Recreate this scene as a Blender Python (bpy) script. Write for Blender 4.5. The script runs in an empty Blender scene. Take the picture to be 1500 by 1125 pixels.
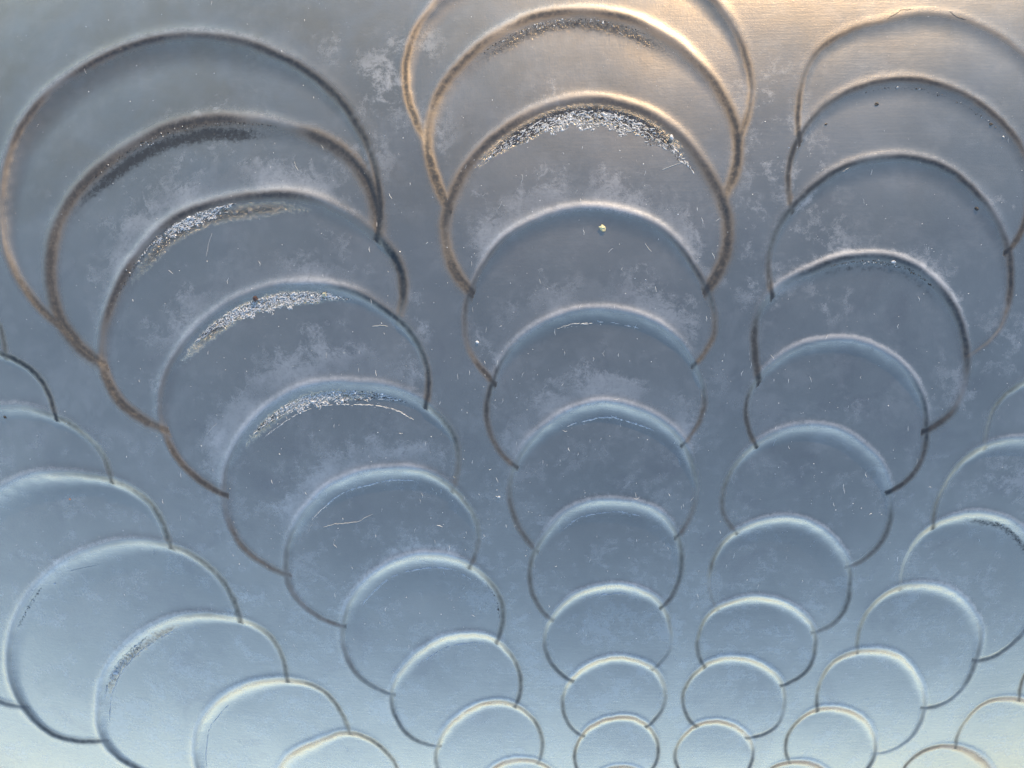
import bpy, bmesh, math, random
import numpy as np
from mathutils import Vector

scene = bpy.context.scene
C = scene.collection
random.seed(7)
RNG = np.random.default_rng(7)

# ---------------------------------------------------------------- camera, sky, sun, exposure
CAM_H = 0.72                      # metres above the crown of the sheet
cam = bpy.data.cameras.new('camera')
cam.sensor_width = 36.0
cam.lens = 18.0 * CAM_H / 0.3     # 0.6 m of sheet across the frame
cam.clip_start, cam.clip_end = 0.01, 500.0
cam.dof.use_dof = True
cam.dof.focus_distance = 0.735
cam.dof.aperture_fstop = 16.0
cam_o = bpy.data.objects.new('camera', cam)
cam_o.location = (0, 0, CAM_H)
C.objects.link(cam_o)
scene.camera = cam_o

SUN_EL, SUN_AZ = 22.0, 18.0       # azimuth from +Y towards +X
world = bpy.data.worlds.new('World')
scene.world = world
world.use_nodes = True
wn = world.node_tree
bg = wn.nodes['Background']
bg.inputs[1].default_value = 0.15
sky = wn.nodes.new('ShaderNodeTexSky')
sky.sky_type = 'NISHITA'
sky.sun_disc = False
sky.dust_density = 0.2
sky.air_density = 0.8
sky.ozone_density = 0.15
sky.sun_elevation = math.radians(SUN_EL)
sky.sun_rotation = math.radians(SUN_AZ)
wn.links.new(sky.outputs[0], bg.inputs[0])

sun = bpy.data.lights.new('sun', 'SUN')
sun.energy = 4.0
sun.angle = math.radians(0.5)
sun.color = (1.0, 0.73, 0.43)
sun_o = bpy.data.objects.new('sun', sun)
sd = Vector((math.sin(math.radians(SUN_AZ)) * math.cos(math.radians(SUN_EL)),
             math.cos(math.radians(SUN_AZ)) * math.cos(math.radians(SUN_EL)),
             math.sin(math.radians(SUN_EL))))
sun_o.rotation_euler = sd.to_track_quat('Z', 'Y').to_euler()
C.objects.link(sun_o)

scene.view_settings.view_transform = 'Standard'
scene.view_settings.look = 'None'
scene.view_settings.gamma = 1.0
scene.view_settings.exposure = 0.97

# ---------------------------------------------------------------- traced scallops
# outline of every pressed scallop on the sheet, in millimetres: row, centre x, centre y,
# 36 radii going round from -180 degrees; within a row they were pressed from the rim inwards
DISCS = [
  ('Y0',-548.0,-336.1,[101.1,115.7,134.3,154.2,166.8,162.2,144.2,124.2,107.6,95.4,86.7,80.8,77.2,75.5,75.6,77.3,80.9,86.4,94.2,104.0,115.0,124.1,127.3,122.8,113.1,102.1,92.4,84.8,79.2,75.6,73.6,73.3,74.6,77.7,82.8,90.4]),
  ('Y1',-481.7,-358.5,[94.6,106.5,122.0,140.0,155.4,159.1,148.0,130.1,113.1,99.8,89.9,83.1,78.6,76.1,75.3,76.1,78.7,83.0,89.2,97.3,106.8,115.7,120.9,119.9,113.2,103.9,94.6,86.7,80.7,76.5,73.9,73.0,73.5,75.7,79.7,85.8]),
  ('Y2',-426.0,-408.5,[106.1,118.8,136.6,161.0,190.9,216.6,217.0,191.4,161.4,137.1,119.6,107.3,98.9,93.6,90.7,90.0,91.3,94.7,100.4,108.4,118.8,130.5,141.0,146.1,143.2,133.8,122.0,110.8,101.6,94.8,90.1,87.6,86.9,88.2,91.5,97.3]),
  ('Y3',-353.9,-416.3,[88.8,98.6,112.4,131.2,154.9,178.0,185.5,169.6,144.8,123.0,106.7,95.1,87.1,81.9,78.9,77.9,78.6,81.1,85.5,92.1,101.0,111.6,122.1,129.0,128.6,121.3,110.5,99.8,90.8,83.9,79.2,76.3,75.2,75.7,77.9,82.2]),
  ('Y4',-283.8,-427.5,[72.0,78.8,88.3,101.3,117.8,135.0,145.0,139.5,123.3,106.1,92.2,81.9,74.6,69.7,66.7,65.4,65.5,67.1,70.2,75.1,81.7,89.9,98.8,105.9,107.9,103.8,95.7,86.7,78.8,72.5,67.9,64.9,63.4,63.3,64.6,67.4]),
  ('Y5',-208.8,-429.2,[59.2,63.6,69.6,77.4,86.8,96.6,103.6,104.1,97.6,87.9,78.3,70.5,64.5,60.3,57.5,56.0,55.7,56.5,58.4,61.4,65.7,70.9,76.6,81.5,83.8,82.7,78.5,72.9,67.3,62.4,58.7,56.1,54.6,54.1,54.7,56.3]),
  ('Y6',-148.4,-434.9,[47.7,50.5,54.6,60.0,66.8,74.3,81.0,84.0,81.4,74.9,67.3,60.5,55.0,51.0,48.3,46.6,45.9,46.2,47.3,49.3,52.3,56.3,60.9,65.5,68.7,69.4,67.2,63.1,58.4,54.0,50.4,47.7,45.9,45.0,45.0,45.9]),
  ('Y6x1',-98.5,-440.6,[39.4,41.3,44.2,48.1,53.1,58.9,64.5,68.1,67.8,63.7,57.9,52.2,47.4,43.8,41.2,39.5,38.6,38.5,39.2,40.6,42.8,45.8,49.5,53.4,56.7,58.3,57.4,54.6,50.8,47.0,43.7,41.1,39.3,38.2,37.9,38.3]),
  ('Y6x2',-57.1,-445.9,[32.7,34.0,36.1,38.9,42.7,47.1,51.8,55.4,56.2,53.9,49.6,44.9,40.8,37.5,35.1,33.4,32.5,32.3,32.6,33.6,35.2,37.5,40.4,43.7,46.8,48.8,48.9,47.1,44.1,40.8,37.8,35.4,33.6,32.5,31.9,32.0]),
  ('Y6x3',-22.5,-450.9,[27.2,28.1,29.6,31.7,34.6,38.1,41.9,45.2,46.6,45.5,42.3,38.5,34.9,32.0,29.8,28.3,27.4,27.0,27.2,27.8,29.0,30.8,33.1,35.8,38.6,40.7,41.4,40.4,38.1,35.3,32.6,30.4,28.7,27.5,26.9,26.8]),
  ('Z-2',-476.8,67.7,[124.9,122.7,117.4,110.3,103.0,96.4,90.9,86.8,84.1,82.6,82.5,83.6,85.9,89.5,94.1,99.5,104.9,109.3,111.3,110.2,106.4,101.2,95.7,91.0,87.3,84.8,83.5,83.6,84.9,87.7,91.8,97.2,103.9,111.2,118.1,123.2]),
  ('Z-1',-419.9,12.5,[103.7,104.2,101.8,97.4,91.9,86.5,81.6,77.7,74.9,73.2,72.5,72.9,74.3,76.7,80.0,84.1,88.5,92.5,95.1,95.5,93.4,89.7,85.3,81.1,77.4,74.7,73.0,72.3,72.7,74.1,76.6,80.1,84.7,90.0,95.6,100.5]),
  ('Z0',-373.4,-35.6,[89.0,91.0,90.5,87.8,83.9,79.5,75.1,71.3,68.4,66.5,65.5,65.3,65.9,67.4,69.7,72.8,76.2,79.2,81.2,82.5,83.1,81.3,76.9,71.9,67.9,65.2,63.7,63.0,63.1,63.9,65.5,68.1,71.7,76.1,80.8,85.3]),
  ('Z1',-334.2,-78.5,[83.3,85.8,86.5,85.6,83.3,79.8,75.9,72.3,69.4,67.2,65.8,64.9,64.9,65.7,67.4,69.8,72.3,74.6,76.6,78.7,80.0,79.1,76.1,72.8,69.9,67.5,65.5,63.9,63.1,63.2,64.3,66.3,69.0,72.2,75.7,79.6]),
  ('Z2',-306.1,-136.6,[94.0,99.1,104.3,107.4,106.7,103.5,99.0,93.7,88.7,84.6,81.7,79.8,78.6,78.1,78.4,79.7,82.1,85.4,88.3,89.9,91.2,94.0,95.7,93.2,88.1,83.6,80.8,78.6,76.5,74.3,72.9,72.8,74.7,78.5,83.6,89.0]),
  ('Z3',-260.5,-173.0,[81.2,86.6,91.5,95.0,96.9,95.4,89.3,81.2,74.7,70.8,69.0,68.4,68.4,68.7,69.5,70.9,73.2,76.6,80.5,83.9,85.7,86.1,85.1,82.8,79.4,75.7,72.2,69.4,67.3,66.1,65.7,66.1,67.5,69.6,72.5,76.4]),
  ('Z4',-215.7,-212.0,[66.9,70.9,76.0,79.6,79.1,76.5,74.5,72.5,69.4,65.9,62.8,60.7,59.5,59.0,59.1,59.8,61.2,63.0,65.2,67.4,69.7,72.3,73.7,72.0,68.1,64.5,62.0,60.0,58.1,56.4,55.4,55.4,56.5,58.6,61.1,63.9]),
  ('Z5',-164.2,-248.6,[55.0,57.1,59.4,61.5,62.7,62.7,62.2,61.1,59.2,57.0,54.9,53.4,52.2,51.4,51.0,51.0,51.5,52.6,53.9,55.1,55.9,56.8,57.9,58.5,57.6,55.5,53.2,51.4,50.1,49.2,48.8,48.9,49.5,50.6,51.9,53.4]),
  ('Z6',-122.1,-282.7,[45.9,47.6,49.4,51.0,52.4,53.5,53.7,52.8,51.5,49.9,48.1,46.3,44.7,43.6,43.0,42.9,43.0,43.4,44.1,45.2,46.6,47.7,48.3,48.9,49.7,49.8,48.1,45.2,42.6,41.2,41.1,41.6,42.3,42.9,43.6,44.5]),
  ('Z6x1',-86.2,-313.1,[37.8,39.1,40.5,42.1,43.7,45.0,45.8,45.8,45.2,44.0,42.5,41.0,39.5,38.3,37.5,37.0,36.9,37.1,37.6,38.4,39.4,40.5,41.4,42.1,42.3,42.1,41.4,40.4,39.3,38.2,37.3,36.6,36.2,36.1,36.3,36.9]),
  ('Z6x2',-55.7,-340.0,[31.8,32.7,33.9,35.2,36.7,38.1,39.1,39.7,39.5,38.7,37.5,36.1,34.7,33.4,32.4,31.8,31.4,31.4,31.7,32.3,33.1,34.1,35.1,35.9,36.5,36.7,36.4,35.7,34.8,33.7,32.7,31.9,31.3,31.0,31.0,31.2]),
  ('Z6x3',-29.6,-363.8,[26.8,27.4,28.3,29.5,30.8,32.1,33.4,34.2,34.4,34.0,33.0,31.7,30.3,29.1,28.0,27.3,26.8,26.6,26.7,27.1,27.8,28.7,29.6,30.6,31.4,31.9,31.9,31.5,30.7,29.7,28.7,27.8,27.1,26.6,26.4,26.5]),
  ('A1',-198.7,111.0,[127.3,126.4,123.5,118.9,114.2,110.6,108.0,106.0,104.6,103.8,103.9,105.1,107.1,109.6,112.3,115.0,117.5,119.0,118.8,117.2,115.2,112.9,110.5,108.1,106.4,105.8,106.1,107.1,108.5,110.2,112.6,116.3,121.0,125.3,127.4,127.6]),
  ('A2',-182.8,80.3,[110.2,110.9,110.6,107.5,102.0,96.6,92.7,90.1,88.1,86.3,85.1,84.8,85.7,87.9,91.1,94.4,96.7,98.2,100.3,103.3,104.8,103.2,99.0,94.2,89.9,86.8,85.1,84.6,85.0,86.1,87.8,90.2,93.7,98.5,103.9,108.1]),
  ('A3',-159.2,38.5,[96.9,100.8,102.5,100.5,94.9,88.8,84.8,82.9,81.8,80.7,79.7,79.0,79.4,81.0,83.4,85.4,86.3,86.9,89.8,94.7,96.7,93.8,89.4,86.4,84.2,81.7,79.1,77.3,76.8,77.8,79.8,82.3,84.5,86.5,89.0,92.6]),
  ('A4',-134.0,-7.2,[86.5,87.8,87.5,85.8,82.9,79.4,76.2,73.7,71.9,70.6,69.9,69.9,70.6,72.0,73.9,75.9,77.9,80.0,82.2,83.8,83.4,81.2,78.5,75.9,73.5,71.2,69.4,68.3,68.0,68.5,69.5,70.9,73.0,75.8,79.4,83.4]),
  ('A5',-106.8,-60.0,[74.9,76.5,77.9,78.4,77.1,74.3,71.5,69.1,67.1,65.6,64.6,64.3,64.5,65.0,65.5,65.9,66.5,68.3,71.5,75.0,76.4,75.2,72.8,69.9,66.8,64.0,62.0,61.1,61.1,61.7,62.5,63.4,64.8,66.9,69.7,72.6]),
  ('A6',-82.3,-104.0,[60.9,63.2,65.0,65.7,64.6,62.1,59.5,57.5,55.9,54.7,53.7,53.1,52.8,52.9,53.2,53.8,54.8,56.7,59.4,61.9,62.6,61.7,60.7,59.6,57.7,55.0,52.6,51.0,50.3,50.3,50.7,51.4,52.3,53.7,55.7,58.2]),
  ('A7',-57.8,-155.5,[51.9,53.2,54.5,55.8,56.4,56.0,55.0,53.8,52.5,51.1,49.9,48.9,48.2,47.9,47.7,47.7,48.2,49.4,51.1,52.7,53.6,53.5,53.1,52.6,51.6,50.2,48.7,47.6,46.8,46.3,46.0,46.0,46.4,47.4,48.9,50.5]),
  ('A8',-36.7,-201.6,[42.8,44.4,45.4,46.2,47.1,47.5,46.9,45.6,44.1,42.7,41.5,40.4,39.5,39.0,38.8,39.0,39.7,40.6,41.7,42.7,43.6,44.4,45.2,45.7,45.2,43.7,41.7,40.0,38.6,37.7,37.0,36.7,36.8,37.6,39.0,40.9]),
  ('A9',-15.5,-246.2,[35.8,37.1,38.3,39.3,40.1,40.6,40.7,40.3,39.5,38.5,37.4,36.3,35.4,34.7,34.3,34.1,34.3,34.7,35.2,35.9,36.6,37.3,37.8,38.3,38.6,38.5,37.8,36.6,35.2,33.9,33.0,32.5,32.5,32.8,33.5,34.5]),
  ('A9x1',3.0,-286.1,[30.1,31.0,32.0,33.1,34.1,35.0,35.6,35.7,35.3,34.6,33.6,32.5,31.5,30.7,30.0,29.7,29.6,29.7,30.1,30.7,31.4,32.2,32.9,33.4,33.6,33.5,33.0,32.3,31.5,30.7,30.0,29.4,29.1,29.0,29.1,29.5]),
  ('A9x2',19.2,-322.0,[25.6,26.3,27.1,28.1,29.2,30.2,31.1,31.5,31.5,31.0,30.1,29.0,28.0,27.0,26.3,25.7,25.4,25.4,25.6,26.1,26.7,27.5,28.3,29.0,29.5,29.7,29.5,29.0,28.3,27.4,26.6,26.0,25.4,25.1,25.1,25.2]),
  ('A9x3',33.3,-354.1,[21.8,22.3,23.0,23.9,24.9,26.0,27.0,27.7,27.9,27.6,26.9,25.9,24.8,23.7,22.9,22.3,21.9,21.7,21.8,22.1,22.7,23.4,24.2,25.1,25.8,26.2,26.3,26.0,25.3,24.5,23.6,22.9,22.2,21.8,21.6,21.6]),
  ('B0',39.2,177.2,[102.4,99.0,96.2,93.9,91.7,89.4,87.5,86.2,85.8,86.0,87.0,88.6,90.8,93.3,95.7,97.7,99.3,100.4,100.3,98.8,96.8,95.2,94.4,93.8,92.9,91.9,91.4,91.9,93.1,94.7,96.0,97.0,98.7,101.4,104.1,104.6]),
  ('B1',41.7,140.9,[91.8,89.8,87.5,85.6,84.0,82.7,81.6,80.7,80.2,80.2,81.0,82.4,84.0,85.4,86.3,87.1,88.5,90.1,90.6,89.1,86.7,84.5,83.1,82.4,82.1,82.2,82.5,83.2,84.2,85.2,86.1,87.2,88.7,90.6,92.3,92.8]),
  ('B2',44.3,92.9,[84.3,83.6,81.1,78.0,76.1,75.8,76.4,76.6,76.3,76.1,76.4,77.4,78.4,78.8,78.7,79.3,81.0,82.7,82.6,80.6,78.5,77.3,76.9,76.6,76.3,76.1,76.3,76.6,76.6,76.3,76.4,77.1,78.6,80.4,82.1,83.5]),
  ('B3',45.7,40.6,[73.9,74.3,72.6,70.1,68.4,67.7,67.1,66.3,65.4,65.2,65.7,66.6,67.1,66.5,66.0,67.2,70.7,74.1,74.2,71.4,68.7,67.6,67.1,66.2,65.0,64.0,63.5,63.6,64.0,64.7,65.8,67.2,68.8,69.9,70.8,72.2]),
  ('B4',49.7,-9.9,[64.2,65.5,65.5,64.0,61.9,60.0,58.7,57.8,57.3,57.0,56.9,56.8,56.6,56.5,57.0,58.7,61.4,64.0,65.0,64.3,63.1,61.9,60.4,58.5,56.7,55.4,54.6,54.3,54.3,54.6,55.3,56.6,58.2,59.9,61.3,62.6]),
  ('B5',55.8,-63.6,[57.0,57.3,57.1,56.8,56.6,56.6,56.3,55.5,54.6,53.9,53.7,53.9,54.1,54.3,54.6,55.3,56.2,56.7,56.6,56.1,55.6,55.3,54.7,53.9,53.1,52.6,52.5,52.4,52.1,51.8,51.7,52.1,53.1,54.3,55.5,56.4]),
  ('B6',58.8,-114.0,[47.2,48.2,49.0,49.3,49.1,48.3,47.4,46.8,46.3,45.8,45.2,44.7,44.4,44.5,44.9,45.5,45.9,46.3,46.7,47.3,47.9,48.3,48.0,47.0,45.5,44.1,43.2,42.8,42.9,43.1,43.2,43.2,43.3,43.7,44.7,45.9]),
  ('B7',61.6,-161.3,[40.4,40.8,40.7,40.4,40.0,39.4,38.7,38.0,37.7,37.5,37.4,37.1,36.8,36.8,37.3,38.3,39.4,39.9,39.8,39.6,39.8,39.9,39.5,38.5,37.4,36.3,35.5,35.0,34.9,35.0,35.4,36.0,36.6,37.3,38.3,39.5]),
  ('B8',66.8,-206.4,[33.1,33.5,34.0,34.4,34.8,34.7,34.3,33.7,33.1,32.6,32.1,31.6,31.0,30.8,31.1,31.8,32.6,33.1,33.3,33.4,33.8,34.1,34.0,33.3,32.4,31.6,31.0,30.6,30.2,30.1,30.3,30.6,31.1,31.7,32.2,32.6]),
  ('B9',70.6,-247.4,[28.1,28.5,28.8,29.0,29.3,29.6,29.7,29.7,29.6,29.4,29.2,28.9,28.5,28.2,28.0,27.8,27.7,27.7,27.7,27.8,28.0,28.2,28.5,28.8,28.9,28.8,28.4,27.8,27.4,27.2,27.1,27.1,27.1,27.1,27.3,27.7]),
  ('B9x1',74.1,-283.9,[23.7,24.0,24.3,24.7,25.1,25.6,25.9,26.2,26.3,26.2,26.0,25.7,25.3,24.8,24.4,24.1,23.9,23.7,23.7,23.8,24.0,24.2,24.5,24.7,24.9,25.0,25.0,24.9,24.7,24.5,24.2,23.9,23.7,23.6,23.5,23.6]),
  ('B9x2',77.3,-316.4,[20.2,20.4,20.7,21.1,21.6,22.1,22.6,23.0,23.3,23.3,23.1,22.7,22.3,21.7,21.2,20.8,20.5,20.3,20.2,20.3,20.4,20.7,21.1,21.5,21.8,22.1,22.2,22.2,22.0,21.7,21.4,21.0,20.6,20.4,20.2,20.1]),
  ('B9x3',80.3,-345.2,[17.1,17.3,17.5,17.9,18.5,19.0,19.6,20.1,20.5,20.6,20.4,20.1,19.5,18.9,18.4,17.9,17.5,17.2,17.1,17.2,17.4,17.7,18.1,18.6,19.0,19.4,19.6,19.7,19.5,19.2,18.8,18.3,17.9,17.5,17.3,17.1]),
  ('C0',240.0,154.1,[72.8,72.2,70.6,68.1,65.8,63.9,62.5,61.5,60.9,61.0,61.8,63.3,65.4,67.6,69.9,72.3,74.3,75.2,75.0,74.1,72.7,70.7,68.3,66.2,64.9,64.1,63.6,63.1,62.8,63.3,65.2,68.3,71.7,73.7,73.8,73.1]),
  ('C1',231.3,115.9,[69.7,68.7,67.2,65.5,63.9,62.5,61.4,60.8,60.6,61.0,61.9,63.2,64.8,66.7,68.6,70.2,71.3,71.7,71.5,70.5,68.7,66.5,64.4,62.9,62.0,61.7,61.8,62.2,62.9,63.8,65.0,66.3,67.7,68.9,69.8,70.1]),
  ('C2',222.3,66.6,[71.1,70.2,69.9,69.8,69.2,67.8,66.6,66.1,66.4,66.7,66.3,65.5,65.5,67.4,70.7,73.2,73.2,71.7,70.2,69.4,68.6,67.5,66.8,66.7,66.9,66.9,66.5,66.0,65.9,66.3,66.7,67.1,67.9,69.3,70.9,71.6]),
  ('C3',206.8,18.3,[62.1,61.2,61.6,62.0,61.3,59.9,58.9,58.8,59.5,60.2,60.3,59.9,60.1,61.8,64.5,66.3,66.0,64.4,62.9,61.9,61.0,60.2,59.5,59.2,58.9,58.4,57.7,57.1,56.9,57.2,58.2,60.0,62.5,64.8,65.5,64.1]),
  ('C4',195.8,-22.2,[54.8,52.3,49.8,48.3,47.8,48.1,48.9,49.9,50.6,51.2,51.5,52.0,53.2,55.2,57.1,57.6,56.3,54.5,53.2,52.4,51.3,50.1,49.0,48.3,47.9,47.9,48.0,48.3,48.9,49.7,50.9,52.3,53.7,55.1,56.3,56.4]),
  ('C5',181.4,-71.1,[52.7,51.4,48.8,46.3,45.1,45.5,46.9,48.2,48.9,48.9,48.7,49.0,50.3,52.0,53.3,53.7,53.2,52.0,50.6,49.4,48.5,47.7,46.9,46.2,45.9,45.9,46.2,46.5,46.8,47.0,47.5,48.4,49.6,50.7,51.7,52.5]),
  ('C6',167.9,-122.3,[44.1,43.8,43.4,42.7,42.1,41.9,42.1,42.5,42.7,42.5,42.0,41.9,42.9,44.8,46.7,47.1,46.2,44.9,44.0,43.4,42.6,41.5,40.6,40.1,40.1,40.4,40.6,40.7,40.8,41.1,41.8,43.0,44.2,44.8,44.8,44.4]),
  ('C7',156.7,-166.2,[37.9,37.5,36.8,35.9,35.1,34.4,34.0,33.8,33.8,34.1,34.6,35.1,35.8,36.9,38.1,39.0,39.1,38.6,38.2,37.7,36.8,35.3,33.9,32.8,32.3,32.2,32.2,32.4,32.7,33.4,34.5,35.9,37.2,37.9,38.0,38.0]),
  ('C8',146.2,-206.3,[33.9,33.5,32.9,32.3,31.7,31.4,31.2,31.4,31.6,31.8,32.0,32.5,33.5,34.9,36.0,35.9,34.9,33.8,33.1,32.7,32.3,31.6,30.8,30.2,29.9,29.9,30.1,30.5,31.2,32.0,32.8,33.2,33.3,33.5,33.8,34.0]),
  ('C9',136.7,-249.3,[26.5,26.4,26.2,26.1,26.2,26.5,26.8,27.1,27.5,27.8,28.1,28.3,28.2,28.0,27.7,27.3,26.8,26.3,26.0,25.9,25.9,25.8,25.7,25.6,25.7,26.0,26.2,26.5,26.8,27.1,27.3,27.1,26.6,26.3,26.3,26.5]),
  ('C9x1',128.8,-287.7,[22.3,22.2,22.2,22.3,22.6,23.0,23.5,24.0,24.5,24.9,25.2,25.3,25.1,24.8,24.3,23.7,23.2,22.7,22.3,22.1,22.0,22.0,22.1,22.4,22.7,23.0,23.4,23.7,24.0,24.0,24.0,23.8,23.5,23.2,22.8,22.5]),
  ('C9x2',122.3,-322.0,[19.0,18.9,18.9,19.1,19.5,20.0,20.6,21.2,21.8,22.2,22.5,22.5,22.2,21.7,21.1,20.4,19.8,19.4,19.0,18.8,18.8,18.9,19.1,19.5,19.9,20.4,20.8,21.2,21.4,21.4,21.2,20.9,20.4,20.0,19.6,19.2]),
  ('C9x3',116.8,-352.6,[16.1,16.1,16.1,16.4,16.8,17.3,17.9,18.6,19.3,19.7,20.0,19.9,19.5,18.9,18.2,17.5,16.9,16.5,16.2,16.0,16.0,16.2,16.5,16.9,17.4,18.0,18.5,18.9,19.1,19.0,18.7,18.3,17.7,17.2,16.7,16.4]),
  ('D-2',429.1,58.7,[82.2,80.6,78.2,75.6,73.1,71.0,69.5,68.8,68.8,69.6,71.1,73.3,76.2,79.4,82.6,85.2,86.7,86.8,85.4,83.0,80.0,76.8,74.0,71.6,69.7,68.6,68.0,68.2,69.0,70.5,72.5,74.9,77.5,79.9,81.8,82.6]),
  ('D-1',385.6,6.2,[71.8,70.1,68.0,65.8,63.8,62.2,61.2,60.9,61.2,62.1,63.7,65.8,68.4,71.2,73.7,75.5,76.2,75.6,73.9,71.5,68.7,66.0,63.6,61.7,60.4,59.7,59.5,60.0,61.0,62.6,64.5,66.8,69.1,71.0,72.3,72.5]),
  ('D1',348.6,-40.5,[61.8,60.0,58.6,57.2,55.8,54.7,54.1,54.1,54.8,56.0,57.6,59.6,62.0,64.4,66.5,67.7,67.7,66.9,65.1,62.7,60.1,57.9,56.0,54.5,53.4,52.9,52.9,53.5,54.6,55.9,57.5,59.4,61.6,63.7,64.6,63.7]),
  ('D2',316.7,-82.5,[56.9,55.8,54.1,52.6,51.4,50.8,50.6,50.8,51.4,52.5,54.0,55.8,57.6,59.1,60.0,60.3,59.7,58.3,56.4,54.4,52.4,50.7,49.3,48.4,47.9,47.8,48.1,48.8,50.2,52.1,54.2,55.9,56.5,56.5,56.6,57.0]),
  ('D3',290.4,-126.3,[45.8,44.8,44.3,44.2,44.4,45.0,45.9,47.3,49.2,51.6,53.8,54.9,54.2,52.4,50.8,49.6,48.5,47.1,45.8,44.6,43.8,43.5,43.6,44.1,44.7,45.4,46.0,46.6,47.3,48.2,49.1,49.8,50.0,49.5,48.5,47.1]),
  ('D4',262.4,-167.6,[40.3,39.4,38.7,38.5,38.7,39.3,40.3,41.6,43.4,45.5,47.6,49.1,49.2,47.8,45.5,43.2,41.6,40.7,40.2,39.8,39.4,39.1,38.9,39.0,39.4,40.1,40.9,41.8,42.8,43.7,44.3,44.3,43.8,43.1,42.4,41.4]),
  ('D5',236.7,-208.7,[36.0,35.3,34.8,34.7,34.8,35.4,36.4,37.6,39.0,40.4,41.8,43.2,44.1,43.9,42.4,40.5,38.8,37.4,36.2,35.3,34.5,34.0,34.0,34.5,35.4,36.3,37.2,37.9,38.6,39.6,40.7,41.1,40.4,39.1,37.8,36.8]),
  ('D6',215.2,-243.9,[30.7,30.1,29.7,29.4,29.4,29.7,30.1,30.8,31.6,32.5,33.4,34.1,34.6,34.6,34.2,33.5,32.6,31.6,30.6,29.8,29.2,28.8,28.7,28.9,29.2,29.7,30.2,30.9,31.5,32.1,32.4,32.5,32.4,32.2,31.8,31.2]),
  ('D7',198.1,-285.2,[28.6,27.9,27.5,27.3,27.4,27.8,28.4,29.2,30.2,31.3,32.4,33.2,33.6,33.5,32.9,32.0,30.8,29.8,28.8,28.1,27.5,27.2,27.2,27.5,27.9,28.5,29.0,29.4,29.9,30.7,31.6,32.1,31.8,31.1,30.2,29.4]),
  ('D7x1',183.7,-322.2,[24.3,23.9,23.6,23.6,23.9,24.4,25.1,26.1,27.2,28.3,29.2,29.9,30.0,29.5,28.6,27.5,26.4,25.3,24.4,23.8,23.4,23.2,23.3,23.7,24.2,24.9,25.8,26.6,27.4,28.0,28.2,28.0,27.4,26.7,25.8,25.0]),
  ('D7x2',171.5,-355.4,[20.7,20.3,20.2,20.3,20.6,21.2,22.0,23.0,24.1,25.3,26.1,26.6,26.5,25.8,24.8,23.6,22.5,21.5,20.8,20.3,20.0,20.0,20.2,20.6,21.3,22.1,23.0,23.9,24.6,25.0,25.0,24.5,23.8,22.9,22.1,21.3]),
  ('E-2',425.4,-168.7,[47.9,45.7,43.8,42.4,41.5,41.1,41.3,42.1,43.5,45.5,48.1,51.0,54.0,56.4,57.5,57.0,55.0,52.1,49.1,46.2,43.8,42.0,40.8,40.1,40.0,40.5,41.4,42.9,44.8,47.0,49.3,51.3,52.5,52.7,51.8,50.0]),
  ('E-1',380.6,-209.2,[42.8,40.9,39.5,38.4,37.9,37.8,38.3,39.3,40.8,42.9,45.4,48.0,50.5,52.1,52.3,51.2,49.0,46.3,43.6,41.2,39.3,38.0,37.1,36.8,36.9,37.6,38.7,40.2,42.1,44.1,46.0,47.5,48.1,47.7,46.5,44.7]),
  ('E1',340.6,-247.2,[38.6,37.0,35.8,35.0,34.8,35.0,35.7,36.9,38.4,40.5,42.9,45.3,47.1,48.0,47.6,46.0,43.6,41.1,38.9,37.0,35.5,34.5,33.9,33.9,34.3,35.2,36.4,37.9,39.7,41.6,43.3,44.1,43.6,42.6,41.5,40.2]),
  ('E2',304.6,-283.1,[35.9,34.6,33.7,33.2,33.1,33.4,34.3,35.5,37.3,39.4,41.7,43.8,45.3,45.6,44.7,42.9,40.6,38.3,36.2,34.5,33.3,32.6,32.2,32.3,32.8,33.7,35.0,36.7,38.5,40.2,41.2,41.6,41.4,40.6,39.2,37.4]),
  ('E2x1',274.1,-314.9,[30.2,29.2,28.6,28.3,28.5,29.0,29.9,31.2,32.9,34.8,36.8,38.5,39.4,39.2,38.0,36.2,34.1,32.2,30.5,29.2,28.4,27.9,27.8,28.1,28.7,29.7,31.0,32.5,34.0,35.4,36.2,36.3,35.6,34.4,33.0,31.5]),
  ('E2x2',248.3,-343.0,[25.5,24.8,24.3,24.2,24.5,25.1,26.0,27.3,28.9,30.7,32.4,33.7,34.1,33.6,32.2,30.4,28.6,27.0,25.7,24.7,24.1,23.9,23.9,24.3,25.1,26.1,27.4,28.8,30.1,31.1,31.6,31.4,30.5,29.2,27.8,26.6]),
]
MOTTLES = [(-78,182,23,0.9),(-62,203,19,0.7),(-53,148,17,0.8),(-86,137,17,0.6),(-104,209,17,0.5),(152,169,21,0.6),(159,132,25,1),(140,93,19,0.8),(126,71,12,0.9),(171,109,21,0.8),(180,85,21,0.8),(149,57,19,0.7),(-62,42,12,1),(-53,34,8,0.8),(22,172,9,1),(-177,-143,12,1),(-185,-153,10,0.8),(-302,-120,11,0.8),(-335,-148,9,0.9),(187,51,15,0.7),(277,1,29,0.6),(295,25,25,0.6),(300,-61,25,0.6),(272,-105,21,0.6),(204,-11,17,0.4),(151,-92,25,0.4),(-188,-33,9,0.7),(-196,-51,8,0.6),(-354,-256,25,0.6),(-336,-266,25,0.6),(118,1,17,0.3),(-150,-76,13,0.6),(115,-247,21,0.3),(265,-175,25,0.5),(305,-147,25,0.5),]
DOME = (2500, 700, 210, 128, -0.000170, 1.200e-06, 70)   # curvature, crown and twist of the sheet, and how it falls away at its outer side
DEPTH = 0.046
FINE = 0.72
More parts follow.
